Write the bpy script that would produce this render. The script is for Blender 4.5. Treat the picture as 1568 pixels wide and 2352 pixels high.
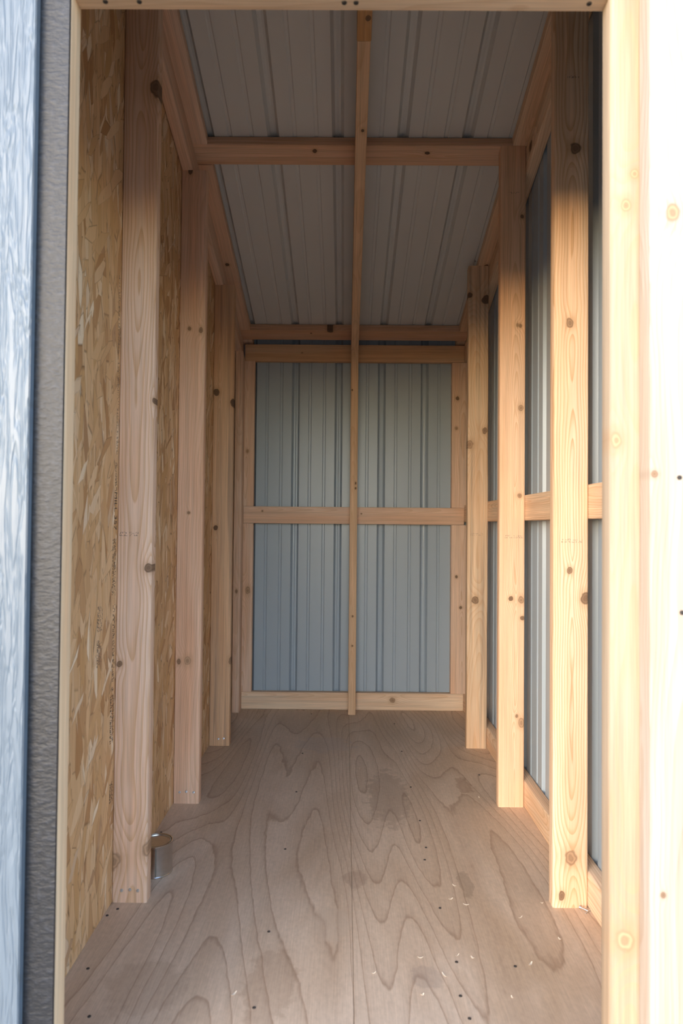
import bpy, bmesh, math, random
from mathutils import Vector, Matrix

for o in list(bpy.data.objects):
    bpy.data.objects.remove(o, do_unlink=True)
scene = bpy.context.scene
C = scene.collection

# ------------------------------------------------------------------ camera
F_PX, YAW, PITCH, ROLL, CAM_Z = 1546.2, -0.00576, 0.01993, 0.00887, 0.9637
cam_data = bpy.data.cameras.new('camera')
cam_data.sensor_fit = 'HORIZONTAL'
cam_data.sensor_width = 24.0
cam_data.lens = F_PX / 1568 * 24.0
cam_data.clip_start = 0.02
cam_data.dof.use_dof = True
cam_data.dof.focus_distance = 2.4
cam_data.dof.aperture_fstop = 4.5
cam = bpy.data.objects.new('camera', cam_data)
C.objects.link(cam)
fwd = Vector((math.sin(YAW) * math.cos(PITCH), math.cos(YAW) * math.cos(PITCH), math.sin(PITCH)))
rgt = Vector((math.cos(YAW), -math.sin(YAW), 0))
upv = rgt.cross(fwd)
r2 = rgt * math.cos(ROLL) + upv * math.sin(ROLL)
u2 = -rgt * math.sin(ROLL) + upv * math.cos(ROLL)
m = Matrix((r2, u2, -fwd)).transposed().to_4x4()
m.translation = Vector((0, 0, CAM_Z))
cam.matrix_world = m
scene.camera = cam

# ------------------------------------------------------------------ sky, sun, exposure
SUN_ELEV = math.radians(6)           # low hazy sun behind the camera, to its left
SUN_AZ = math.radians(180 + 30)       # 0 = +Y, clockwise seen from above
world = bpy.data.worlds.new('sky')
scene.world = world
world.use_nodes = True
wn = world.node_tree
wn.nodes.clear()
sky = wn.nodes.new('ShaderNodeTexSky')
sky.sky_type = 'NISHITA'
sky.sun_disc = False
sky.sun_elevation = math.radians(22)   # hazy, still fairly blue sky
sky.sun_rotation = SUN_AZ
sky.air_density = 1.0
sky.dust_density = 0.8
bg = wn.nodes.new('ShaderNodeBackground')
bg.inputs['Strength'].default_value = 0.62
wo = wn.nodes.new('ShaderNodeOutputWorld')
wn.links.new(sky.outputs[0], bg.inputs[0])
wn.links.new(bg.outputs[0], wo.inputs[0])
sun_data = bpy.data.lights.new('sun', 'SUN')
sun_data.energy = 0.66
sun_data.angle = math.radians(22)
sun_data.color = (1.0, 0.94, 0.87)
sun = bpy.data.objects.new('sun', sun_data)
C.objects.link(sun)
sdir = Vector((math.sin(SUN_AZ) * math.cos(SUN_ELEV), math.cos(SUN_AZ) * math.cos(SUN_ELEV), math.sin(SUN_ELEV)))
sun.rotation_euler = sdir.to_track_quat('Z', 'Y').to_euler()
sun.location = sdir * 12

vs = scene.view_settings
vs.view_transform = 'Standard'
vs.look = 'None'
vs.gamma = 1.0
vs.use_curve_mapping = False
vs.exposure = 0.33

# ------------------------------------------------------------------ measured layout (metres)
XL, XR = -0.5856, 0.6234          # inner face of the OSB, outer edge of the right-hand studs
Y1, SP = 1.7278, 0.6096           # front face of the first visible stud, stud spacing
YB = 3.5355                       # front face of the back wall rails
T, WD = 0.0381, 0.0889            # thickness and width of the framing lumber
XM = XR + T                       # inner face of the right-hand sheet metal
SL = 0.306                        # roof falls 0.306 per metre towards the back
ANG = math.atan(SL)


def roof_u(y):                    # underside of purlins and rake boards
    return 2.3005 - SL * (y - 2.337)


def roof_t(y):                    # top of purlins = underside of the roof sheets
    return roof_u(y) + T / math.cos(ANG)


# ------------------------------------------------------------------ node helper
class G:
    def __init__(self, name):
        self.m = bpy.data.materials.new(name)
        self.m.use_nodes = True
        self.t = self.m.node_tree
        self.t.nodes.clear()
        self.out = self.t.nodes.new('ShaderNodeOutputMaterial')
        self.b = self.t.nodes.new('ShaderNodeBsdfPrincipled')
        self.t.links.new(self.b.outputs[0], self.out.inputs[0])
        self._xyz = None

    def put(self, sock, v):
        if isinstance(v, bpy.types.NodeSocket):
            self.t.links.new(v, sock)
        else:
            sock.default_value = v

    def math(self, op, a, b=0.0, c=None, clamp=False):
        n = self.t.nodes.new('ShaderNodeMath')
        n.operation = op
        n.use_clamp = clamp
        self.put(n.inputs[0], a)
        self.put(n.inputs[1], b)
        if c is not None:
            self.put(n.inputs[2], c)
        return n.outputs[0]

    def add(self, a, b): return self.math('ADD', a, b)
    def sub(self, a, b): return self.math('SUBTRACT', a, b)
    def mul(self, a, b): return self.math('MULTIPLY', a, b)

    def xyz(self, space='Object'):
        if self._xyz is None:
            tc = self.t.nodes.new('ShaderNodeTexCoord')
            s = self.t.nodes.new('ShaderNodeSeparateXYZ')
            self.co = tc.outputs[space]
            self.t.links.new(self.co, s.inputs[0])
            self._xyz = s.outputs
        return self._xyz

    def comb(self, x, y, z):
        n = self.t.nodes.new('ShaderNodeCombineXYZ')
        self.put(n.inputs[0], x); self.put(n.inputs[1], y); self.put(n.inputs[2], z)
        return n.outputs[0]

    def noise(self, vec, scale=1.0, detail=2.0, rough=0.5, dist=0.0, color=False):
        n = self.t.nodes.new('ShaderNodeTexNoise')
        self.put(n.inputs['Vector'], vec)
        n.inputs['Scale'].default_value = scale
        n.inputs['Detail'].default_value = detail
        n.inputs['Roughness'].default_value = rough
        n.inputs['Distortion'].default_value = dist
        return n.outputs['Color' if color else 'Fac']

    def mapped(self, scale, off=(0, 0, 0), rot=(0, 0, 0)):
        self.xyz()
        n = self.t.nodes.new('ShaderNodeMapping')
        self.t.links.new(self.co, n.inputs[0])
        n.inputs['Location'].default_value = off
        n.inputs['Rotation'].default_value = rot
        n.inputs['Scale'].default_value = scale
        return n.outputs[0]

    def ramp(self, fac, stops, interp='LINEAR'):
        n = self.t.nodes.new('ShaderNodeValToRGB')
        cr = n.color_ramp
        cr.interpolation = interp
        while len(cr.elements) < len(stops):
            cr.elements.new(0.5)
        for e, (p, c) in zip(cr.elements, stops):
            e.position = p
            e.color = (*c, 1) if len(c) == 3 else c
        self.put(n.inputs[0], fac)
        return n.outputs[0]

    def mix(self, fac, a, b, mode='MIX'):
        n = self.t.nodes.new('ShaderNodeMix')
        n.data_type = 'RGBA'
        n.blend_type = mode
        self.put(n.inputs['Factor'], fac)
        for k, v in ((6, a), (7, b)):
            if isinstance(v, bpy.types.NodeSocket):
                self.t.links.new(v, n.inputs[k])
            else:
                n.inputs[k].default_value = (*v, 1)
        return n.outputs[2]

    def step(self, v, lo, hi):
        n = self.t.nodes.new('ShaderNodeMapRange')
        n.interpolation_type = 'SMOOTHSTEP'
        n.clamp = True
        self.put(n.inputs[0], v)
        n.inputs[1].default_value = lo
        n.inputs[2].default_value = hi
        n.inputs[3].default_value = 0
        n.inputs[4].default_value = 1
        return n.outputs[0]

    def bump(self, h, strength=0.2, dist=0.002):
        n = self.t.nodes.new('ShaderNodeBump')
        n.inputs['Strength'].default_value = strength
        n.inputs['Distance'].default_value = dist
        self.put(n.inputs['Height'], h)
        self.t.links.new(n.outputs[0], self.b.inputs['Normal'])

    def color(self, c): self.put(self.b.inputs['Base Color'], c if isinstance(c, bpy.types.NodeSocket) else (*c, 1))
    def rough(self, r): self.put(self.b.inputs['Roughness'], r)


# ------------------------------------------------------------------ materials
LIGHT = (0.76, 0.57, 0.41)
LATE = (0.55, 0.32, 0.17)
WARM = (0.76, 0.575, 0.42)
PINK = (0.74, 0.54, 0.42)


def lumber(seed, light=LIGHT, late=LATE, ax=None, ay=None, tilt=None, freq=190.0, knots=(), contrast=0.55, grey=0.0,
           width=WD, thick=T):
    """solid-wood shader in board coordinates: x across the width, y across the thickness, z along the length.
    knots: (x, z, radius, darkness)"""
    rnd = random.Random(seed)
    ax = rnd.uniform(-0.018, 0.018) if ax is None else ax
    ay = rnd.choice((-1, 1)) * rnd.uniform(0.012, 0.045) if ay is None else ay
    tilt = rnd.uniform(-0.03, 0.03) if tilt is None else tilt
    g = G('lumber_%d' % seed)
    x, y, z = g.xyz()
    off = rnd.uniform(0, 50)
    wob = g.noise(g.mapped((3, 3, 0.9), (off, off, off)), 1.6, 2.0, 0.5)
    wob2 = g.noise(g.mapped((6, 6, 2.2), (off + 7, off, off)), 2.0, 2.0, 0.55)
    rx = g.add(g.sub(x, ax), g.mul(g.sub(wob2, 0.5), 0.016))
    ry = g.add(g.add(g.sub(y, ay), g.mul(z, tilt)), g.mul(g.sub(wob, 0.5), 0.075))
    r = g.math('SQRT', g.add(g.mul(rx, rx), g.mul(ry, ry)))
    core = None
    for (kx, kz, kr, kd) in knots:
        kr = kr * 1.15
        dx = g.sub(x, kx)
        dz = g.sub(z, kz)
        dx2 = g.mul(dx, dx)
        dz2 = g.mul(dz, dz)
        s = kr * 2.6
        e = g.math('EXPONENT', g.mul(g.add(dx2, g.mul(dz2, 0.30)), -1.0 / (s * s)))
        r = g.add(r, g.mul(e, kr * 1.15))
        wobk = g.mul(g.noise(g.mapped((1, 0.2, 1), (kx * 31, off, kz * 7)), 55.0, 1.0), 0.5)
        d = g.add(g.math('SQRT', g.add(g.mul(dx2, rnd.uniform(0.8, 1.3) / kr ** 2), g.mul(dz2, rnd.uniform(0.4, 1.0) / kr ** 2))), g.mul(g.sub(wobk, 0.25), 1.7))
        k = (d, kd, kx, kz)
        core = (core or []) + [k]
    rings = g.mul(r, freq)
    tone = g.math('FRACT', rings)
    late_f = g.ramp(tone, [(0.0, (0.05,) * 3), (0.45, (0.16,) * 3), (0.80, (0.8,) * 3), (0.93, (1,) * 3), (1.0, (0.05,) * 3)])
    fiber = g.noise(g.mapped((420, 420, 7), (off, 0, 0)), 1.0, 3.0, 0.6)
    fiber2 = g.noise(g.mapped((90, 90, 1.4), (0, off, 0)), 1.0, 2.0, 0.6)
    patch = g.noise(g.mapped((14, 14, 1.1), (off, off, 3)), 1.0, 2.0, 0.5)
    base = g.mix(g.step(patch, 0.38, 0.66), light, tuple(a * b for a, b in zip(light, (0.93, 0.82, 0.74))))
    col = g.mix(g.mul(late_f, contrast), base, late)
    fv = g.math('MULTIPLY_ADD', fiber, 0.60, 0.71)
    fv2 = g.math('MULTIPLY_ADD', fiber2, 0.60, 0.72)
    col = g.mix(1.0, col, g.comb(g.mul(fv, fv2), g.mul(fv, fv2), g.mul(fv, fv2)), 'MULTIPLY')
    if grey:
        gs = g.noise(g.mapped((60, 60, 1.1), (off, 5, off)), 1.0, 3.0, 0.65)
        col = g.mix(g.mul(g.step(gs, 0.48, 0.72), grey), col, (0.20, 0.15, 0.12))
    for d, kd, kx, kz in core or ():
        halo = g.mul(g.sub(1.0, g.step(d, 0.8, 2.6)), 0.40)
        col = g.mix(halo, col, tuple(a * 0.8 for a in late))
        ringk = g.math('MULTIPLY_ADD', g.math('SINE', g.mul(d, 13.0)), 0.14, 0.88)
        k_ = max(0.0, min(1.0, kd))
        kc = tuple(a + (b - a) * k_ for a, b in zip((0.56, 0.345, 0.205), (0.085, 0.045, 0.028)))
        kc = g.mix(1.0, kc, g.comb(ringk, ringk, ringk), 'MULTIPLY')
        kc = g.mix(g.mul(g.sub(1.0, g.step(d, 0.1, 0.5)), 0.4), kc, (0.10, 0.055, 0.035))
        col = g.mix(g.mul(g.sub(1.0, g.step(d, 0.78, 1.05)), 0.9), col, kc)
        rim = g.mul(g.step(d, 0.70, 0.92), g.sub(1.0, g.step(d, 0.96, 1.15)))
        rimn = g.noise(g.mapped((1, 0.3, 1), (off, kz, kx)), 70.0, 1.0) if False else 1.0
        col = g.mix(g.mul(rim, 0.12 + 0.6 * k_), col, (0.10, 0.055, 0.03))
    g.color(col)
    g.rough(0.72)
    g.b.inputs['Specular IOR Level'].default_value = 0.3
    g.bump(g.add(g.mul(fiber, 0.6), g.mul(late_f, 0.5)), 0.10, 0.0015)
    return g.m


def osb_mat(seed):
    g = G('oriented_strand_board_%d' % seed)
    x, y, z = g.xyz()
    warp = g.noise(g.mapped((1, 1, 1), (seed, 0, 0)), 7.0, 2.0, color=True)
    col = None
    heights = None
    pal = [(0.0, (0.44, 0.225, 0.09)), (0.22, (0.71, 0.46, 0.25)), (0.45, (0.57, 0.33, 0.145)), (0.62, (0.76, 0.53, 0.32)),
           (0.8, (0.62, 0.37, 0.175)), (0.91, (0.88, 0.71, 0.52)), (1.0, (0.40, 0.20, 0.08))]
    for i, (ang, sy, sz, th) in enumerate(((0.06, 40, 8, 0.0), (-0.22, 34, 7.0, 0.46), (0.30, 38, 9, 0.60), (-0.08, 52, 10, 0.55), (0.75, 44, 11, 0.82))):
        mp = g.t.nodes.new('ShaderNodeMapping')
        va = g.t.nodes.new('ShaderNodeVectorMath')
        va.operation = 'MULTIPLY_ADD'
        g.t.links.new(warp, va.inputs[0])
        va.inputs[1].default_value = (0, 0.014, 0.02)
        g.t.links.new(g.co, va.inputs[2])
        rot = g.t.nodes.new('ShaderNodeVectorRotate')
        rot.rotation_type = 'X_AXIS'
        rot.inputs['Angle'].default_value = ang
        g.t.links.new(va.outputs[0], rot.inputs[0])
        g.t.links.new(rot.outputs[0], mp.inputs[0])
        mp.inputs['Scale'].default_value = (0.0, sy, sz)
        mp.inputs['Location'].default_value = (i * 3.1 + seed, i * 7.7, i * 1.3)
        vo = g.t.nodes.new('ShaderNodeTexVoronoi')
        vo.inputs['Scale'].default_value = 1.0
        vo.inputs['Randomness'].default_value = 1.0
        g.t.links.new(mp.outputs[0], vo.inputs['Vector'])
        sep = g.t.nodes.new('ShaderNodeSeparateColor')
        g.t.links.new(vo.outputs['Color'], sep.inputs[0])
        c = g.ramp(sep.outputs[0], pal)
        ve = g.t.nodes.new('ShaderNodeTexVoronoi')
        ve.feature = 'DISTANCE_TO_EDGE'
        ve.inputs['Scale'].default_value = 1.0
        g.t.links.new(mp.outputs[0], ve.inputs['Vector'])
        edge = g.sub(1.0, g.step(ve.outputs['Distance'], 0.0, 0.05))
        c = g.mix(g.mul(edge, g.mul(sep.outputs[2], 0.85)), c, (0.19, 0.10, 0.045))
        if col is None:
            col, heights = c, sep.outputs[1]
        else:
            f = g.math('GREATER_THAN', sep.outputs[1], th)
            col = g.mix(f, col, c)
            heights = g.add(heights, g.mul(f, sep.outputs[1]))
    fib = g.noise(g.mapped((1, 210, 9), (0, seed, 0)), 1.0, 3.0, 0.6)
    fv = g.math('MULTIPLY_ADD', fib, 0.34, 0.84)
    col = g.mix(1.0, col, g.comb(fv, fv, fv), 'MULTIPLY')
    crack = g.noise(g.mapped((1, 150, 22), (0, seed + 4, 9)), 1.0, 2.0, 0.5)
    col = g.mix(g.mul(g.step(crack, 0.69, 0.76), 0.75), col, (0.10, 0.05, 0.022))
    g.color(col)
    g.rough(0.6)
    g.bump(g.add(heights, fib), 0.25, 0.002)
    return g.m


def plywood_mat():
    g = G('plywood_floor_veneer')
    x, y, z = g.xyz()
    off = 3.7
    # rotary-cut veneer: contour lines of a slow height field stretched along the sheet
    h = g.noise(g.mapped((3.1, 0.44, 1), (off, 1.3, 0)), 1.0, 1.2, 0.42, 0.2)
    h2 = g.noise(g.mapped((30, 9, 1), (off, 0, 2)), 1.0, 2.0, 0.6)
    f = g.add(g.mul(h, 24.0), g.mul(h2, 0.30))
    t = g.math('FRACT', f)
    line = g.ramp(t, [(0.0, (0.0,) * 3), (0.55, (0.05,) * 3), (0.86, (0.28,) * 3), (0.955, (1,) * 3), (1.0, (0.0,) * 3)])
    fib = g.noise(g.mapped((300, 9, 1), (0, 0, 0)), 1.0, 3.0, 0.65)
    fib2 = g.noise(g.mapped((90, 60, 1), (0, 3, 0), (0, 0, 0.7)), 1.0, 3.0, 0.6)
    patch = g.noise(g.mapped((4.2, 1.3, 1), (9, 2, 0)), 1.0, 3.0, 0.55, 0.6)
    c = g.ramp(patch, [(0.25, (0.47, 0.335, 0.225)), (0.45, (0.555, 0.41, 0.295)), (0.6, (0.62, 0.475, 0.355)), (0.8, (0.52, 0.365, 0.245))])
    c = g.mix(g.mul(line, 0.55), c, (0.26, 0.155, 0.095))
    fv = g.mul(g.math('MULTIPLY_ADD', fib, 0.50, 0.75), g.math('MULTIPLY_ADD', fib2, 0.36, 0.82))
    c = g.mix(1.0, c, g.comb(fv, fv, fv), 'MULTIPLY')
    # stains and patches with their own outlines (x, y, rx, ry, colour, strength)
    wn_ = g.noise(g.mapped((1, 1, 1), (0, 0, 4)), 26.0, 3.0, 0.6)
    for (sx, sy, rx, ry, sc, st) in ((0.449, 2.524, 0.030, 0.075, (0.20, 0.085, 0.04), 0.6),
                                     (0.334, 1.838, 0.022, 0.065, (0.21, 0.15, 0.10), 0.7),
                                     (-0.026, 1.651, 0.052, 0.075, (0.52, 0.40, 0.30), 0.8),
                                     (0.160, 2.416, 0.075, 0.26, (0.255, 0.18, 0.13), 0.65),
                                     (-0.083, 2.98, 0.13, 0.11, (0.42, 0.36, 0.33), 0.5),
                                     (0.036, 1.853, 0.034, 0.05, (0.26, 0.17, 0.12), 0.6),
                                     (-0.149, 1.432, 0.06, 0.12, (0.24, 0.14, 0.08), 0.45),
                                     (0.183, 1.459, 0.035, 0.035, (0.30, 0.23, 0.19), 0.6),
                                     (-0.41, 1.414, 0.09, 0.09, (0.27, 0.17, 0.10), 0.4)):
        dx = g.mul(g.sub(x, sx), 1.0 / rx)
        dy = g.mul(g.sub(y, sy), 1.0 / ry)
        d = g.add(g.math('SQRT', g.add(g.mul(dx, dx), g.mul(dy, dy))), g.mul(g.sub(wn_, 0.5), 1.6))
        c = g.mix(g.mul(g.sub(1.0, g.step(d, 0.8, 1.08)), st * 0.55), c, sc)
    g.color(c)
    g.rough(g.math('MULTIPLY_ADD', patch, 0.25, 0.42))
    g.b.inputs['Specular IOR Level'].default_value = 0.35
    g.bump(g.add(g.mul(fib, 0.5), g.mul(line, -0.6)), 0.10, 0.0015)
    return g.m


def painted_steel(name, col, rough=0.42):
    g = G(name)
    g.xyz()
    n = g.noise(g.mapped((3, 3, 0.7)), 2.0, 3.0)
    g.color(g.mix(n, tuple(c * 0.94 for c in col), col))
    g.rough(g.math('MULTIPLY_ADD', n, 0.12, rough - 0.06))
    return g.m


def plain(name, col, rough=0.5, metal=0.0):
    g = G(name)
    g.xyz()
    n = g.noise(g.mapped((1, 1, 1)), 60.0, 3.0)
    g.color(g.mix(n, tuple(c * 0.8 for c in col), tuple(min(1, c * 1.1) for c in col)))
    g.rough(rough)
    g.b.inputs['Metallic'].default_value = metal
    return g.m


def siding_mat(name, col, grain, strength):
    """embossed, painted wood-fibre board"""
    g = G(name)
    g.xyz()
    w = g.noise(g.mapped((grain[0], 1, grain[1])), 1.0, 3.0, 0.6, 0.8)
    w2 = g.noise(g.mapped((grain[0] * 3, 1, grain[1] * 3), (4, 0, 0)), 1.0, 2.0)
    ridge = g.math('ABSOLUTE', g.sub(w, 0.5))
    hgt = g.add(g.step(ridge, 0.0, 0.10), g.mul(w2, 0.5))
    g.color(g.mix(w2, tuple(c * 0.93 for c in col), col))
    g.rough(0.40)
    g.bump(hgt, strength, 0.004)
    return g.m


def speckle_mat(name, col):
    g = G(name)
    g.xyz()
    w = g.noise(g.mapped((70, 1, 150)), 1.0, 3.0, 0.6)
    g.color(g.mix(g.step(w, 0.45, 0.72), col, tuple(min(1, c * 2.1) for c in col)))
    g.rough(0.5)
    g.bump(w, 0.55, 0.003)
    return g.m


MAT = {
    'roof_steel': painted_steel('roof_steel_grey_white', (0.66, 0.655, 0.645), 0.5),
    'wall_steel': painted_steel('wall_steel_pale_blue_grey', (0.36, 0.43, 0.505), 0.34),
    'plywood': plywood_mat(),
    'screw': plain('zinc_screw', (0.62, 0.64, 0.68), 0.28, 1.0),
    'dark_hole': plain('dark_nail_head', (0.05, 0.04, 0.035), 0.6),
    'tin': plain('bare_tin', (0.66, 0.63, 0.60), 0.24, 1.0),
    'lid': plain('bare_tin_lid', (0.60, 0.57, 0.53), 0.30, 1.0),
    'ink': plain('grey_ink', (0.17, 0.13, 0.115), 0.8),
    'black_ink': plain('black_ink', (0.075, 0.055, 0.045), 0.8),
    'shaving': plain('pale_wood_shaving', (0.82, 0.70, 0.56), 0.8),
    'trim_paint': siding_mat('pale_blue_grey_trim_paint', (0.155, 0.19, 0.235), (62, 5), 0.55),
    'siding_paint': speckle_mat('slate_grey_siding_paint', (0.017, 0.018, 0.023)),
}


# ------------------------------------------------------------------ object helpers
def link(o, parent=None):
    C.objects.link(o)
    o.parent = parent
    return o


def tag(o, label, cat=None, group=None, kind=None):
    o['label'] = label
    if cat: o['category'] = cat
    if group: o['group'] = group
    if kind: o['kind'] = kind
    return o


def empty(name, loc, label, cat, kind=None, group=None):
    o = bpy.data.objects.new(name, None)
    o.empty_display_size = 0.05
    o.location = loc
    link(o)
    return tag(o, label, cat, group, kind)


def obj(name, bm, mat, parent=None, smooth=False, M=None):
    me = bpy.data.meshes.new(name)
    bmesh.ops.recalc_face_normals(bm, faces=bm.faces)
    bm.to_mesh(me)
    bm.free()
    me.materials.append(mat)
    if smooth:
        for p in me.polygons:
            p.use_smooth = True
        me.set_sharp_from_angle(angle=math.radians(38))
    o = bpy.data.objects.new(name, me)
    link(o, parent)
    if M is not None:
        o.matrix_local = M
    return o


def frame(zaxis, xaxis, loc):
    """matrix whose local z runs along the board and local x across its wide face"""
    z = Vector(zaxis).normalized()
    x = Vector(xaxis).normalized()
    y = z.cross(x).normalized()
    x = y.cross(z)
    M = Matrix((x, y, z)).transposed().to_4x4()
    M.translation = Vector(loc)
    return M


def board_bm(w, t, L, ease=0.004, top=None, bottom=None, wane=0.0, seed=0):
    """length of lumber with eased edges; top/bottom(x, y) give the cut of each end"""
    bm = bmesh.new()
    prof = []
    for cx, cy, a0 in ((1, -1, -90), (1, 1, 0), (-1, 1, 90), (-1, -1, 180)):
        for k in range(4):
            a = math.radians(a0 + k * 30)
            prof.append((cx * (w / 2 - ease) + ease * math.cos(a), cy * (t / 2 - ease) + ease * math.sin(a)))
    rings = []
    n = 2 if not wane else 14
    rnd = random.Random(seed)
    for i in range(n):
        f = i / (n - 1)
        ring = []
        for (px, py) in prof:
            z = f * L
            if i == 0 and bottom: z = bottom(px, py)
            if i == n - 1 and top: z = L + top(px, py)
            jx = 0 if not wane else rnd.uniform(-wane, wane)
            ring.append(bm.verts.new((px + jx, py, z)))
        rings.append(ring)
    m_ = len(prof)
    for a, b in zip(rings, rings[1:]):
        for k in range(m_):
            bm.faces.new((a[k], a[(k + 1) % m_], b[(k + 1) % m_], b[k]))
    bm.faces.new(rings[0][::-1])
    bm.faces.new(rings[-1])
    return bm


def board(name, parent, w, t, L, M, mat, label=None, **kw):
    o = obj(name, board_bm(w, t, L, **kw), mat, parent, smooth=True, M=M)
    if label: o['label'] = label
    return o


def box_bm(x0, x1, y0, y1, z0, z1, bm=None):
    bm = bm or bmesh.new()
    v = [bm.verts.new(p) for p in ((x0, y0, z0), (x1, y0, z0), (x1, y1, z0), (x0, y1, z0), (x0, y0, z1), (x1, y0, z1), (x1, y1, z1), (x0, y1, z1))]
    for f in ((3, 2, 1, 0), (4, 5, 6, 7), (0, 1, 5, 4), (1, 2, 6, 5), (2, 3, 7, 6), (3, 0, 4, 7)):
        bm.faces.new([v[i] for i in f])
    return bm


def upright(x, y, z=0.0):
    return Matrix.Translation((x, y, z))


def lathe_bm(pts, seg=48):
    bm = bmesh.new()
    rings = []
    for r, z in pts:
        if r < 1e-6:
            rings.append([bm.verts.new((0, 0, z))])
        else:
            rings.append([bm.verts.new((r * math.cos(2 * math.pi * k / seg), r * math.sin(2 * math.pi * k / seg), z)) for k in range(seg)])
    for a, b in zip(rings, rings[1:]):
        for k in range(seg):
            j = (k + 1) % seg
            if len(a) == 1 and len(b) == 1: continue
            if len(a) == 1: bm.faces.new((a[0], b[j], b[k]))
            elif len(b) == 1: bm.faces.new((a[k], a[j], b[0]))
            else: bm.faces.new((a[k], a[j], b[j], b[k]))
    return bm


SCREW_ME = None


def screw_head(parent, p, normal, r=0.0042, mat='screw', name='screw'):
    """countersunk head with a cross recess ring, sitting in the wood"""
    bm = lathe_bm([(0.0, 0.0002), (r * 0.35, 0.0002), (r * 0.5, 0.0014), (r * 0.92, 0.0012), (r, 0.0004), (r, -0.003), (0.0, -0.003)], 14)
    M = Vector(normal).to_track_quat('Z', 'Y').to_matrix().to_4x4()
    M.translation = Vector(p)
    return obj(name, bm, MAT[mat], parent, smooth=True, M=M)


def sheet_metal(name, parent, u0, u1, L, ribs, M, mat, cut=None, label=None):
    """ribbed sheet: local x across the sheet, z along the ribs, ribs stand out towards +y"""
    pts = [(u0, 0)]
    marks = []
    for c in ribs:
        marks.append((c, 'major'))
        for k in (1, 2):
            marks.append((c + 0.2286 * k / 3, 'minor'))
    for c, kind in sorted(marks):
        seq = [(-0.021, 0), (-0.0105, 0.019), (-0.003, 0.0196), (0.003, 0.0184), (0.0105, 0.019), (0.021, 0)] if kind == 'major' else \
              [(-0.0085, 0), (-0.0045, 0.0035), (0.0045, 0.0035), (0.0085, 0)]
        for du, h in seq:
            u = c + du
            if u0 < u < u1:
                pts.append((u, h))
    pts.append((u1, pts[-1][1] if pts[-1][1] > 0 else 0))
    bm = bmesh.new()
    n = 1
    a = [bm.verts.new((u, h, 0)) for u, h in pts]
    b = [bm.verts.new((u, h, L + (cut(u) if cut else 0))) for u, h in pts]
    for i in range(len(pts) - 1):
        bm.faces.new((a[i], a[i + 1], b[i + 1], b[i]))
    th = 0.0008
    a2 = [bm.verts.new((u, h + th, 0)) for u, h in pts]
    b2 = [bm.verts.new((u, h + th, L + (cut(u) if cut else 0))) for u, h in pts]
    for i in range(len(pts) - 1):
        bm.faces.new((a2[i + 1], a2[i], b2[i], b2[i + 1]))
        bm.faces.new((a[i + 1], a[i], a2[i], a2[i + 1]))
        bm.faces.new((b[i], b[i + 1], b2[i + 1], b2[i]))
    bm.faces.new((a[0], b[0], b2[0], a2[0]))
    bm.faces.new((b[-1], a[-1], a2[-1], b2[-1]))
    o = obj(name, bm, mat, parent, smooth=False, M=M)
    if label: o['label'] = label
    return o


def printed_bars(parent, M, rows, mat, seed, name='ink_stamp'):
    """worn, unreadable ink stamp: short strokes. rows: (x0, x1, y, height, density)"""
    rnd = random.Random(seed)
    bm = bmesh.new()
    for (x0, x1, y, hh, dens) in rows:
        x = x0
        while x < x1:
            w = rnd.uniform(0.0008, 0.0022)
            if rnd.random() < dens:
                kind = rnd.random()
                if kind < 0.5:
                    box_bm(x, x + w * 0.7, y, y + hh * rnd.uniform(0.6, 1), 0, 0.0002, bm)
                else:
                    yy = y + rnd.choice((0, hh * 0.8))
                    box_bm(x, x + w * 1.6, yy, yy + hh * 0.22, 0, 0.0002, bm)
            x += w * 1.35
    return obj(name, bm, MAT[mat], parent, M=M)


def printed_text(parent, body, size, M, mat, name='printed_text'):
    cu = bpy.data.curves.new(name, 'FONT')
    cu.body = body
    cu.size = size
    cu.extrude = 0.0001
    tmp = bpy.data.objects.new('tmp_text', cu)
    C.objects.link(tmp)
    dg = bpy.context.evaluated_depsgraph_get()
    me = bpy.data.meshes.new_from_object(tmp.evaluated_get(dg))
    bpy.data.objects.remove(tmp, do_unlink=True)
    me.materials.clear()
    me.materials.append(MAT[mat])
    o = bpy.data.objects.new(name, me)
    link(o, parent)
    o.matrix_local = M
    return o


# ================================================================== ground outside
g_ = G('packed_gravel')
g_.xyz()
n1 = g_.noise(g_.mapped((1, 1, 1)), 0.6, 4.0)
n2 = g_.noise(g_.mapped((1, 1, 1)), 45.0, 4.0, 0.7)
g_.color(g_.mix(g_.add(g_.mul(n1, 0.5), g_.mul(n2, 0.5)), (0.13, 0.115, 0.09), (0.23, 0.205, 0.165)))
g_.rough(0.9)
g_.bump(n2, 0.5, 0.01)
bm = bmesh.new()
N = 40
gv = [[bm.verts.new((-40 + 80 * i / N, -40 + 80 * j / N, -0.24)) for j in range(N + 1)] for i in range(N + 1)]
for i in range(N):
    for j in range(N):
        bm.faces.new((gv[i][j], gv[i + 1][j], gv[i + 1][j + 1], gv[i][j + 1]))
tag(obj('ground', bm, g_.m), 'brown gravelly ground the shed stands on', 'ground', kind='structure')

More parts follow.
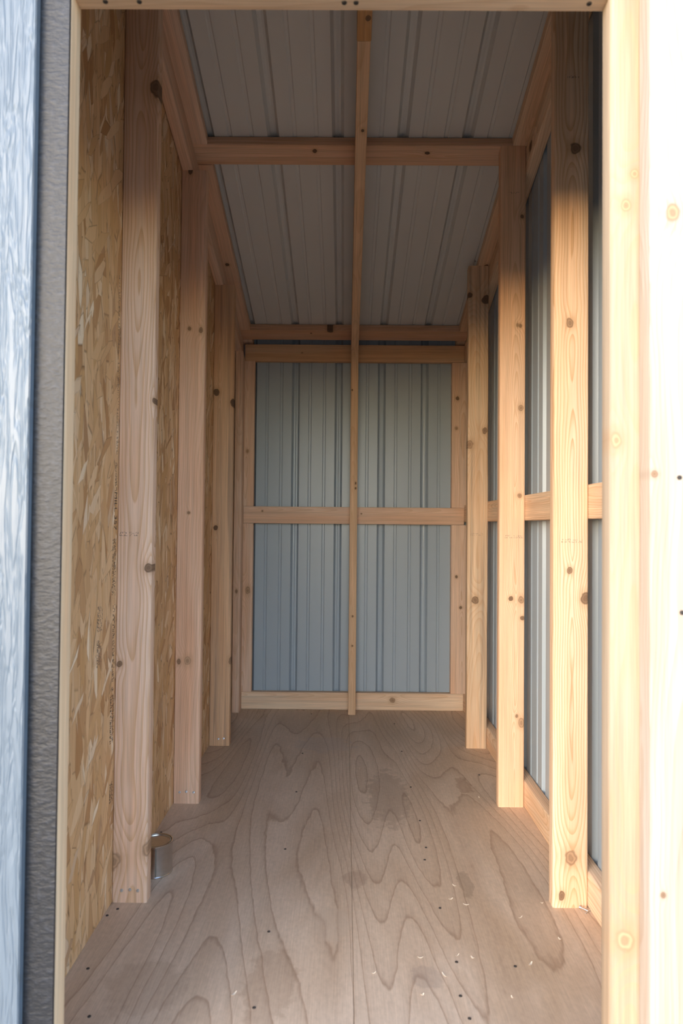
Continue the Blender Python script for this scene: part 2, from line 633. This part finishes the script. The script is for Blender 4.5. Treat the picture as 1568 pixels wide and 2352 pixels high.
# ================================================================== floor
floor = empty('floor', (0, 0, 0), 'bare plywood floor of the shed in two sheets', 'floor', 'structure')
SEAM = 0.026
FY0, FY1 = 1.02, YB + 0.11
sheets = []
for (x0, x1) in ((XL - 0.012, SEAM - 0.0003), (SEAM + 0.0003, XM + 0.001)):
    b_ = box_bm(x0, x1, FY0, FY1, -0.018, 0.0)
    bmesh.ops.bevel(b_, geom=[e for e in b_.edges], offset=0.0008, segments=1, affect='EDGES')
    sheets.append(obj('plywood_sheet', b_, MAT['plywood'], floor))
rim_mat = lumber(900, knots=())
for i, (x0, x1, y0, y1) in enumerate(((XL - 0.012, XM, FY0, FY0 + T), (XL - 0.012, XM, FY1 - T, FY1),
                                       (XL - 0.012, XL - 0.012 + T, FY0 + T, FY1 - T), (XM - T, XM, FY0 + T, FY1 - T))):
    L = max(x1 - x0, y1 - y0)
    if x1 - x0 > y1 - y0:
        M = frame((1, 0, 0), (0, 0, 1), (x0, (y0 + y1) / 2, -0.018 - 0.07))
    else:
        M = frame((0, 1, 0), (0, 0, 1), ((x0 + x1) / 2, y0, -0.018 - 0.07))
    board('rim_joist', floor, 0.139, T, L, M, rim_mat)
for (x, y) in ((XL + 0.05, 1.1), (XL + 0.05, 3.5), (XR - 0.05, 1.1), (XR - 0.05, 3.5), (0, 1.1), (0, 3.5)):
    obj('foundation_block', box_bm(x - 0.09, x + 0.09, y - 0.09, y + 0.09, -0.24, -0.157), plain('concrete', (0.4, 0.4, 0.38), 0.9), floor)
for (x, y) in ((-0.5764, 1.6705), (-0.5603, 1.699), (-0.5479, 1.4728), (-0.4914, 1.3317), (-0.5356, 1.9297), (-0.1727, 1.6131),
               (-0.1736, 1.3612), (0.2473, 1.7201), (0.2544, 1.5101), (0.3811, 1.4979), (0.2447, 1.4025), (0.2517, 1.3392),
               (0.2504, 2.0393), (0.2526, 2.224), (0.2501, 2.5061), (0.5279, 2.6358), (0.2378, 1.9654), (-0.1641, 3.4548), (-0.5663, 2.1189),
               (-0.17, 2.02), (-0.168, 2.45), (-0.172, 2.86), (0.25, 2.9), (0.248, 3.3)):
    screw_head(sheets[0 if x < SEAM else 1], (x, y, 0.0), (0, 0, 1), 0.0036, 'dark_hole', 'screw_head')

# ================================================================== left wall
wl = empty('wall_left', (XL, 1.0, 0), 'left shed wall of strand board on bare timber studs', 'wall', 'structure')
WL = Matrix.Translation((-XL, -1.0, 0))
OT = 0.0111
for i, (y0, y1) in enumerate(((1.055, 1.7455), (1.7475, 2.966), (2.968, YB + 0.085))):
    bm = bmesh.new()
    za, zb = roof_u(y0), roof_u(y1)
    v = [bm.verts.new(p) for p in ((XL - OT, y0, -0.03), (XL, y0, -0.03), (XL, y1, -0.03), (XL - OT, y1, -0.03),
                                   (XL - OT, y0, za), (XL, y0, za), (XL, y1, zb), (XL - OT, y1, zb))]
    for f in ((3, 2, 1, 0), (4, 5, 6, 7), (0, 1, 5, 4), (1, 2, 6, 5), (2, 3, 7, 6), (3, 0, 4, 7)):
        bm.faces.new([v[k] for k in f])
    sh = obj('strand_board_sheet', bm, osb_mat(i + 1), wl, M=WL.copy())
    if i == 0:
        # worn ink stamps on the sheet: reading downwards, letters lying on their side
        def on_osb(y, z): return WL.inverted() @ Matrix.Translation((0, 0, 0)) if False else frame((1, 0, 0), (0, 0, -1), (XL + 0.0003, y, z))
        for k, zt in enumerate((0.765, 0.684)):
            printed_bars(sh, on_osb(1.598, zt), [(0, 0.062, 0.0, 0.013, 0.95), (0.002, 0.06, 0.017, 0.006, 0.45), (0.002, 0.06, 0.026, 0.006, 0.3)], 'ink', 40 + k)
        printed_bars(sh, on_osb(1.700, 1.60), [(0, 0.46, 0.012, 0.010, 0.55)], 'ink', 50)
        printed_bars(sh, on_osb(1.698, 1.118), [(0, 0.07, 0.008, 0.012, 0.9)], 'black_ink', 51)
        printed_text(sh, 'MILL 357', 0.026, on_osb(1.7035, 1.045), 'black_ink')
        printed_bars(sh, on_osb(1.695, 0.925), [(0, 0.14, 0.0, 0.011, 0.8), (0, 0.14, 0.014, 0.010, 0.7)], 'black_ink', 52)
        printed_bars(sh, on_osb(1.700, 0.76), [(0, 0.22, 0.004, 0.014, 0.75)], 'black_ink', 53)
        printed_bars(sh, on_osb(1.694, 0.53), [(0, 0.12, 0.0, 0.012, 0.7), (0, 0.12, 0.016, 0.011, 0.6)], 'black_ink', 54)
        printed_bars(sh, on_osb(1.698, 0.31), [(0, 0.05, 0.0, 0.010, 0.8), (0, 0.05, 0.013, 0.010, 0.8)], 'black_ink', 55)


def left_stud(i, knots, seed, **kw):
    yf = Y1 + i * SP
    zt = roof_u(yf + T / 2) - WD / math.cos(ANG)
    xc = XL + WD / 2 + 0.0004
    kn = [(kx - xc, kz, kr, kd) for kx, kz, kr, kd in knots]
    o = board('stud', wl, WD, T, zt, WL @ upright(xc, yf + T / 2), lumber(seed, knots=kn, **kw), top=lambda px, py: -SL * py)
    return o


S0 = left_stud(-1, [], 1)
S1 = left_stud(0, [(-0.5027, 2.098, 0.0135, 0.8), (-0.5038, 0.85, 0.0095, 0.7), (-0.4943, 1.2815, 0.006, 0.8), (-0.5739, 0.604, 0.006, 0.7),
                   (-0.583, 0.104, 0.017, 0.15), (-0.494, 0.135, 0.013, 0.2)], 2, light=PINK, ax=0.002, ay=0.030, tilt=0.016, freq=150, contrast=0.75)
S2 = left_stud(1, [(-0.5504, 1.6466, 0.005, 0.5), (-0.5107, 1.6423, 0.006, 0.5), (-0.544, 1.003, 0.004, 0.5), (-0.572, 0.488, 0.006, 0.6),
                   (-0.5425, 0.4915, 0.011, 0.1), (-0.554, 2.203, 0.008, 0.9)], 3, light=(0.73, 0.49, 0.36), ax=0.06, ay=0.05, freq=210, contrast=0.4)
S3 = left_stud(2, [(-0.5713, 1.5424, 0.010, 0.9), (-0.4941, 1.4988, 0.012, 1.0), (-0.5676, 0.947, 0.009, 0.95), (-0.4918, 0.3684, 0.010, 0.5)], 4,
               light=(0.64, 0.42, 0.27), ax=-0.02, ay=-0.03, freq=180, contrast=0.6, grey=0.55)
S3['label'] = 'weathered stud with dark grey streaks and loose knots'
for S, zs, xs, yf in ((S1, 0.031, (-0.5606, -0.5395, -0.5195), Y1), (S2, 0.039, (-0.5635, -0.5409, -0.5153), Y1 + SP), (S3, 0.03, (-0.545, -0.522), Y1 + 2 * SP)):
    for k, x in enumerate(xs):
        screw_head(S, (x - (XL + WD / 2), -T / 2 - 0.0004, zs + 0.002 * (k % 2)), (0, -1, 0.35), 0.0042)
for S, z, xa, xb, sd in ((S1, 0.932, -0.580, -0.528, 60),):
    xc = XL + WD / 2
    printed_bars(S, frame((0, -1, 0), (1, 0, 0), (xa - xc, -T / 2 - 0.0003, z)), [(0, xb - xa, 0.0, 0.004, 0.6), (0, xb - xa, 0.006, 0.004, 0.6)], 'ink', sd)
# corner stud, turned edge-on, where the left wall meets the back wall
zt = roof_u(3.51) - WD / math.cos(ANG)
board('corner_stud', wl, T, WD, zt, WL @ upright(-0.537 - T / 2, 3.465 + WD / 2), lumber(5, light=PINK, knots=[(0.0, 0.62, 0.006, 0.5)], contrast=0.35),
      top=lambda px, py: -SL * py)

# ================================================================== right wall
wr = empty('wall_right', (XR, 1.0, 0), 'right shed wall of ribbed steel on bare timber studs', 'wall', 'structure')
WR = Matrix.Translation((-XR, -1.0, 0))


def right_stud(i, knots, seed, wane=0.0, **kw):
    yf = Y1 + i * SP
    zt = roof_u(yf + T / 2) - 0.001
    xc = XR - WD / 2 - 0.0004
    kn = [(kx - xc, kz, kr, kd) for kx, kz, kr, kd in knots]
    return board('stud', wr, WD, T, zt, WR @ upright(xc, yf + T / 2), lumber(seed, knots=kn, **kw), top=lambda px, py: -SL * py, wane=wane, seed=seed,
                 ease=0.0055)


R0 = right_stud(-1, [], 11)
R1 = right_stud(0, [(0.5872, 1.946, 0.012, 0.75), (0.5736, 1.4913, 0.007, 0.5), (0.5749, 0.854, 0.006, 0.6), (0.616, 0.783, 0.012, 0.7),
                    (0.5786, 0.1263, 0.014, 0.35), (0.556, 0.03, 0.007, 0.75)], 12, light=(0.76, 0.585, 0.435), ax=0.003, ay=-0.028, tilt=-0.012, freq=150, contrast=0.85)
R2 = right_stud(1, [(0.6047, 1.6656, 0.005, 0.5), (0.594, 1.668, 0.004, 0.3), (0.6073, 1.3777, 0.007, 0.3), (0.6038, 1.0731, 0.006, 0.4),
                    (0.575, 0.7156, 0.006, 0.8), (0.6096, 0.7115, 0.008, 0.3), (0.615, 0.648, 0.006, 0.7), (0.6126, 0.2894, 0.009, 0.2),
                    (0.5961, 0.3116, 0.004, 0.5), (0.6094, 2.05, 0.006, 0.8)], 13, light=(0.76, 0.53, 0.375), ax=0.012, ay=-0.02, tilt=0.012, freq=220, contrast=0.62)
R3 = right_stud(2, [(0.54, 1.982, 0.010, 0.9), (0.609, 1.963, 0.013, 0.9), (0.6078, 1.3849, 0.010, 0.6), (0.5414, 1.3231, 0.014, 0.3),
                    (0.5695, 0.6438, 0.013, 0.6)], 14, light=(0.66, 0.49, 0.34), ax=0.0, ay=0.03, freq=190, contrast=0.5, grey=0.5, wane=0.0012)
R3['label'] = 'rough grey-streaked stud with big knots'
for S, yf, xa, xb, sd in ((R1, Y1, 0.552, 0.606, 61), (R2, Y1 + SP, 0.553, 0.615, 62), (R3, Y1 + 2 * SP, 0.548, 0.60, 63)):
    xc = XR - WD / 2
    printed_bars(S, frame((0, -1, 0), (1, 0, 0), (xa - xc, -T / 2 - 0.0003, 0.925)), [(0, xb - xa, 0.0, 0.0035, 0.5), (0, xb - xa, 0.006, 0.0035, 0.5)], 'ink', sd)
    printed_bars(S, frame((0, -1, 0), (1, 0, 0), (xa + 0.01 - xc, -T / 2 - 0.0003, 2.13)), [(0, 0.035, 0.0, 0.006, 0.6)], 'ink', sd + 10)
LY = FY1 - 0.002 - 1.055
for nm, z0, sd, kn in (('bottom_girt', 0.0, 21, [(0.02, 0.93, 0.016, 0.3), (-0.01, 1.6, 0.01, 0.5)]), ('middle_girt', 0.986, 22, [(0.0, 0.3, 0.01, 0.3)])):
    board(nm, wr, WD, T, LY, WR @ frame((0, 1, 0), (0, 0, 1), (XR + T / 2, 1.055, z0 + WD / 2 + 0.0003)),
          lumber(sd, light=WARM, knots=kn, freq=170, contrast=0.6, ax=0.02, ay=0.02))
# rake girt: on edge outside the studs, following the roof slope
y0 = 1.055
Lr = (FY1 - 0.002 - y0) / math.cos(ANG)
DS = Vector((0, math.cos(ANG), -math.sin(ANG)))
NS = Vector((0, math.sin(ANG), math.cos(ANG)))
board('sloping_girt', wr, WD, T, Lr, WR @ frame(DS, NS, Vector((XR + T / 2, y0, roof_u(y0))) - NS * (WD / 2 + 0.0005)),
      lumber(23, light=WARM, knots=[(0.0, 1.3, 0.012, 0.9)], contrast=0.5), top=None)
# steel sheets, ribs facing out; local x runs along +Y here
MR = WR @ frame((0, 0, 1), (0, -1, 0), (XM + 0.0005, 0, -0.05))
RIB0 = 1.788
for k, (a, b) in enumerate(((1.03, 1.788 + 0.2286 * 2 + 0.021), (1.788 + 0.2286 * 2 - 0.0215, FY1 + 0.02))):
    ribs = [-(RIB0 + 0.2286 * j) for j in range(-4, 9)]
    off = 0.001 * k
    sheet_metal('ribbed_steel_sheet', wr, -b, -a, 0.05, ribs, WR @ frame((0, 0, 1), (0, -1, 0), (XM + 0.0005 + off, 0, -0.05)), MAT['wall_steel'],
                cut=lambda u: roof_u(-u) - 0.002)

# ================================================================== back wall
wb = empty('wall_back', (0, YB, 0), 'back shed wall of pale ribbed steel in a timber frame', 'wall', 'structure')
WBM = Matrix.Translation((0, -YB, 0))
bx0, bx1 = -0.536, XR - 0.001
for nm, z0, sd, kn, lt in (('bottom_rail', 0.0003, 31, [(0.008, 0.79, 0.011, 0.4)], (0.76, 0.60, 0.45)),
                           ('middle_rail', 0.9715, 32, [(0.02, 0.1, 0.004, 0.6), (0.01, 0.62, 0.003, 0.6)], PINK),
                           ('top_rail', 1.8285, 33, [(0.0, 0.30, 0.003, 0.5)], (0.66, 0.44, 0.27))):
    board(nm, wb, WD, T, bx1 - bx0, WBM @ frame((1, 0, 0), (0, 0, 1), (bx0, YB + T / 2, z0 + WD / 2)),
          lumber(sd, light=lt, knots=kn, contrast=0.4, ax=0.03, ay=0.03), ease=0.003)
for xc, sd, kn in ((-0.486 - WD / 2 + 0.002, 34, [(0.02, 0.62, 0.012, 0.25), (0.01, 1.35, 0.006, 0.2)]),
                   (0.5565 + WD / 2, 35, [(-0.017, 1.638, 0.008, 0.8), (-0.017, 0.70, 0.007, 0.8), (0.007, 0.54, 0.006, 0.7), (-0.02, 1.48, 0.006, 0.2)])):
    for za, zb in ((0.0900, 0.9705), (1.0612, 1.8275)):
        sg = board('corner_stile', wb, WD, T - 0.002, zb - za, WBM @ upright(xc, YB + T / 2 + 0.001, za),
                   lumber(sd * 10 + int(za > 0.5), light=PINK, knots=[(a, b - za, c, d) for a, b, c, d in kn if za < b < zb], contrast=0.5), ease=0.003)
zp = roof_u(YB - WD / 2) - WD / math.cos(ANG)
PX = 0.0415
board('centre_post', wb, T, WD - 0.001, zp, WBM @ upright(PX, YB - WD / 2 - 0.0005),
      lumber(36, light=(0.66, 0.45, 0.29), knots=[(0.01, 1.18, 0.004, 0.8), (0.01, 1.155, 0.004, 0.8), (-0.012, 1.66, 0.003, 0.9), (0.0, 0.5, 0.004, 0.7), (0.0, 0.35, 0.004, 0.7)], contrast=0.4),
      top=lambda px, py: -SL * py, ease=0.003)
BR = [-0.269 - 0.2286 * 2 + 0.2286 * j for j in range(0, 7)]
lap = BR[4]
for k, (a, b) in enumerate(((XL - 0.01, lap + 0.0215), (lap - 0.0205, XM + 0.02))):
    sheet_metal('ribbed_steel_sheet', wb, a, b, roof_u(YB + T) + 0.045 + 0.05,
                [r for r in BR], WBM @ frame((0, 0, 1), (1, 0, 0), (0, YB + T + 0.0005 + 0.001 * k, -0.05)), MAT['wall_steel'])

# ================================================================== ceiling: roof sheets, purlins, rake boards, beam
ce = empty('ceiling', (0, 1.0, 2.3), 'sloping ribbed steel roof on flat timber purlins', 'ceiling', 'structure')
CE = Matrix.Translation((0, -1.0, -2.3))
RX0, RX1 = XL + 0.0, XM + 0.001
ry0, ry1 = 1.0, YB + 0.11
# flat rake boards along both eaves, butting the purlins
PUR = [1.24, 2.34, 3.439]            # front edges of the purlins
seg = [(1.02, PUR[0] - 0.001)] + [(PUR[k] + WD * math.cos(ANG) + 0.001, PUR[k + 1] - 0.001) for k in range(2)] + [(PUR[2] + WD * math.cos(ANG) + 0.001, YB + 0.1)]
sd = 70
for side, xc in (('L', XL + WD / 2), ('R', RX1 - WD / 2 + 0.003)):
    for (ya, yb) in seg:
        sd += 1
        loc = Vector((xc, ya, roof_u(ya))) + NS * (T / 2)
        board('rake_board', ce, WD, T, (yb - ya) / math.cos(ANG), CE @ frame(DS, (1, 0, 0), loc),
              lumber(sd, light=WARM if side == 'R' else PINK, knots=[(-0.01 if side == 'R' else 0.01, 0.55, 0.008, 0.95)] if yb - ya > 0.5 else (), contrast=0.4, ay=0.03))
# left rafter, on edge on top of the studs
ya, yb = 1.055, YB + 0.1
board('rafter', ce, WD, T, (yb - ya) / math.cos(ANG), CE @ frame(DS, NS, Vector((XL + T / 2 + 0.0006, ya, roof_u(ya))) - NS * (WD / 2 + 0.0003)),
      lumber(80, light=PINK, knots=[(0.01, 1.5, 0.006, 0.6)], contrast=0.35))
for k, ypf in enumerate(PUR):
    kn = ([], [(0.020, 0.250 + XL * 0 + 0.05, 0.0, 0.0)], [])[k]
    loc = Vector((RX0 + 0.0005, ypf, roof_u(ypf))) + NS * (T / 2) + DS * (WD / 2)
    L = RX1 - RX0
    knots = {0: [], 1: [(0.02, 0.465, 0.0065, 0.95), (0.013, 0.865, 0.005, 1.1)], 2: [(0.02, 0.40, 0.0035, 0.9), (0.04, 0.50, 0.010, 0.9)]}[k]
    board('purlin', ce, WD, T, L, CE @ frame((1, 0, 0), -DS, loc), lumber(85 + k, light=(0.70, 0.47, 0.335), knots=knots, freq=140, contrast=0.55, ax=0.0, ay=0.03, tilt=0.01))
# beam under the purlins, in two lengths
yj = 1.918
for (ya, yb, sd, lt, w, drop, kn) in ((yj, YB - 0.003, 90, (0.70, 0.47, 0.30), T, 0.0, [(0.0, 0.0, 0.0001, 0)]), (1.06, yj - 0.002, 91, (0.56, 0.34, 0.16), T + 0.003, 0.0015, [])):
    loc = Vector((PX, ya, roof_u(ya))) - NS * (WD / 2 + 0.0004 + drop)
    board('beam', ce, w, WD, (yb - ya) / math.cos(ANG), CE @ frame(DS, (1, 0, 0), loc), lumber(sd, light=lt, knots=[(0.004, 0.30, 0.005, 0.95)] if sd == 90 else [(0.01, 0.83, 0.006, 0.8)], contrast=0.45), ease=0.003)
RR = [-0.4945 - 0.2286 + 0.2286 * j for j in range(0, 7)]
lapr = RR[4]
for k, (a, b) in enumerate(((XL - 0.06, lapr + 0.0215), (lapr - 0.0205, XM + 0.06))):
    loc = Vector((0, 0.90, roof_t(0.90))) + NS * (0.0004 + 0.001 * k)
    sheet_metal('ribbed_steel_roof_sheet', ce, -b, -a, (YB + 0.2 - 0.90) / math.cos(ANG), [-r for r in RR] + [-r - 0.2286 for r in RR[-1:]],
                CE @ frame(DS, (-1, 0, 0), loc), MAT['roof_steel'])

# ================================================================== front wall and doorway
wf = empty('wall_front', (0, 1.05, 0), 'front shed wall with painted siding and trim around the doorway', 'wall', 'structure')
WF = Matrix.Translation((0, -1.05, 0))
JL, JR, HZ = -0.4415, 0.4118, 1.807
# siding sheets (left, right, above)
for k, (x0, x1, z0, z1) in enumerate(((XL - 0.012, JL - 0.0002, -0.16, roof_u(1.04)), (0.547, XM + 0.02, -0.16, roof_u(1.04)), (JL - 0.001, 0.547, HZ + 0.13, roof_u(1.04)))):
    obj('siding_sheet', box_bm(x0, x1, 1.0435, 1.0495, z0, z1), MAT['siding_paint'], wf, M=WF.copy())
# trim board beside the door
bm = box_bm(-0.4868 - 0.14, -0.4868, 1.0275, 1.0430, -0.16, 2.2)
bmesh.ops.bevel(bm, geom=list(bm.edges), offset=0.0015, segments=2, affect='EDGES')
tb = obj('trim_board', bm, MAT['trim_paint'], wf, M=WF.copy())
tb['label'] = 'pale blue-grey painted trim board with embossed grain'

door = empty('door_1', (0, 1.05, 0), 'open doorway framed in bare pine lumber', 'doorway', 'structure')
jl = board('jamb', door, WD, T, HZ, WF @ upright(JL - WD / 2, 1.05 + T / 2), lumber(101, light=(0.76, 0.57, 0.38), contrast=0.3, ay=0.05), ease=0.0015)
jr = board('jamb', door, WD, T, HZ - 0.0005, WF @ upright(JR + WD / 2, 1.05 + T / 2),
           lumber(102, light=(0.42, 0.335, 0.25), contrast=0.35, ay=0.05,  # darker than the pine itself: shade put into the colour against strong light
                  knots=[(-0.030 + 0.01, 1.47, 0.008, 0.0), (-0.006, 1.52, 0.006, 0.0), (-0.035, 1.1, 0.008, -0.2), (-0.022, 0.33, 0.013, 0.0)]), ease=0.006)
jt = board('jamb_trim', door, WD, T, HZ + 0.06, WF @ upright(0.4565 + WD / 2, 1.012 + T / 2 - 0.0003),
           lumber(103, light=(0.50, 0.455, 0.405), late=(0.40, 0.27, 0.19), contrast=0.5, ay=0.03, knots=[(-0.01, 1.44, 0.010, 0.1), (-0.038, 1.045, 0.004, 0.5), (-0.025, 0.42, 0.003, 0.6)]), ease=0.003)  # trim pine colour also lowered to hold back the light falling on it
for x, z in ((-0.0005, 1.040), (0.003, 0.838)):
    screw_head(jt, (x, -T / 2 - 0.0005, z), (0, -1, 0), 0.0036, 'dark_hole', 'nail_head')
hd = board('header', door, T * 0 + WD, T, 1.08, WF @ frame((1, 0, 0), (0, 0, 1), (-0.53, 1.05 + T / 2, HZ + WD / 2)),
           lumber(104, light=(0.78, 0.58, 0.39), contrast=0.35, knots=()), ease=0.004)
for x, y in ((-0.009, 1.062), (0.010, 1.062), (0.385, 1.066), (-0.395, 1.06), (-0.34, 1.06)):
    screw_head(hd, (-(WD / 2) - 0.0003, -(y - 1.05 - T / 2) if False else (y - 1.05 - T / 2) * -1 if False else 0.0, x + 0.53), (-1, 0, 0), 0.0042, 'dark_hole', 'nail_head')
board('header_trim', door, WD, T, 1.08, WF @ frame((1, 0, 0), (0, 0, 1), (-0.53, 1.012 + T / 2 - 0.0003, HZ + 0.062 + WD / 2)),
      lumber(105, light=(0.78, 0.58, 0.39), contrast=0.35), ease=0.004)

# ================================================================== loose things
can = empty('paint_can', (-0.516, 1.884, 0), 'small unlabelled tin paint can behind the first stud on the strand board side', 'paint can')
R, H = 0.0432, 0.086
obj('can_body', lathe_bm([(0.0, 0.003), (R - 0.003, 0.003), (R - 0.001, 0.0), (R + 0.0012, 0.0006), (R + 0.0014, 0.003), (R, 0.0046), (R, H - 0.007), (R + 0.0008, H - 0.005),
                          (R + 0.0018, H - 0.003), (R + 0.0016, H - 0.0006), (R, H), (R - 0.002, H - 0.0006), (R - 0.0028, H - 0.004), (0.0, H - 0.004)], 64), MAT['tin'], can, smooth=True)
lid = obj('lid', lathe_bm([(R - 0.0032, H - 0.0038), (R - 0.0036, H - 0.0012), (R - 0.0052, H - 0.0004), (R - 0.0068, H - 0.0014), (R - 0.0075, H - 0.0036),
                           (R - 0.010, H - 0.0052), (R - 0.0105, H - 0.0036), (0.0, H - 0.0034)], 64), MAT['lid'], can, smooth=True)
bm = bmesh.new()
a0, a1 = math.radians(-79), math.radians(-74)
for k in range(6):
    pass
vs_ = []
for zz in (0.005, H - 0.0075):
    for rr in (R - 0.0004, R + 0.0007):
        for q in range(5):
            a = a0 + (a1 - a0) * q / 4
            vs_.append(bm.verts.new((rr * math.cos(a), rr * math.sin(a), zz)))
def V(i, j, q): return vs_[(i * 2 + j) * 5 + q]
for q in range(4):
    bm.faces.new((V(0, 1, q), V(0, 1, q + 1), V(1, 1, q + 1), V(1, 1, q)))
    bm.faces.new((V(0, 0, q + 1), V(0, 0, q), V(1, 0, q), V(1, 0, q + 1)))
    bm.faces.new((V(1, 0, q), V(1, 1, q), V(1, 1, q + 1), V(1, 0, q + 1)))
    bm.faces.new((V(0, 1, q), V(0, 0, q), V(0, 0, q + 1), V(0, 1, q + 1)))
for q in (0, 4):
    bm.faces.new((V(0, 0, q), V(0, 1, q), V(1, 1, q), V(1, 0, q)))
obj('side_seam', bm, plain('soldered_seam', (0.22, 0.21, 0.20), 0.45, 1.0), can)

# loose screws lying by the foot of the right-hand stud
for (x, y, rz, lab) in ((0.6145, 1.7085, 0.75, 'loose zinc screw lying against the bottom girt by a stud foot'), (0.608, 1.7125, 2.3, 'loose zinc screw lying across another one by a stud foot')):
    bm = lathe_bm([(0.0, 0.0), (0.0015, 0.003), (0.0017, 0.018), (0.0022, 0.020), (0.0042, 0.0235), (0.0042, 0.0243), (0.0, 0.0243)], 12)
    zc = 0.0024 if rz < 1 else 0.0062
    M = Matrix.Translation((x, y, zc)) @ Matrix.Rotation(rz, 4, 'Z') @ Matrix.Rotation(math.radians(90), 4, 'Y') @ Matrix.Translation((0, 0, -0.012))
    tag(obj('loose_screw', bm, MAT['screw'], smooth=True, M=M), lab, 'screw', 'loose screws on the floor')

# pale shavings on the plywood
rnd = random.Random(5)
for (x, y) in ((0.301, 1.828), (0.316, 1.737), (0.5125, 1.749), (0.281, 1.762), (0.4845, 2.417), (0.260, 1.533), (0.293, 1.526), (0.167, 1.405), (0.176, 1.524),
               (0.4406, 1.683), (0.4167, 1.506), (0.221, 1.466), (0.510, 1.598), (-0.22, 1.40), (0.07, 1.47), (0.35, 1.40)):
    L = rnd.uniform(0.007, 0.016)
    w = rnd.uniform(0.0012, 0.0024)
    bm = bmesh.new()
    n = 5
    top = []
    for k in range(n):
        f = k / (n - 1) - 0.5
        zz = 0.0004 + 0.0022 * (2 * f) ** 2
        ww = w * (1 - abs(2 * f) ** 2 * 0.6)
        top.append([bm.verts.new((f * L, s * ww, zz + t)) for t in (0, 0.0005) for s in (-1, 1)])
    for a, b in zip(top, top[1:]):
        for i, j in ((0, 1), (1, 3), (3, 2), (2, 0)):
            bm.faces.new((a[i], a[j], b[j], b[i]))
    for e in (top[0], top[-1]):
        bm.faces.new((e[0], e[1], e[3], e[2]))
    M = Matrix.Translation((x, y, -0.0003)) @ Matrix.Rotation(rnd.uniform(0, 3.1), 4, 'Z')
    tag(obj('wood_shaving', bm, MAT['shaving'], M=M), 'tiny pale wood shaving lying on the plywood floor', 'wood shaving', 'wood shavings on the floor')
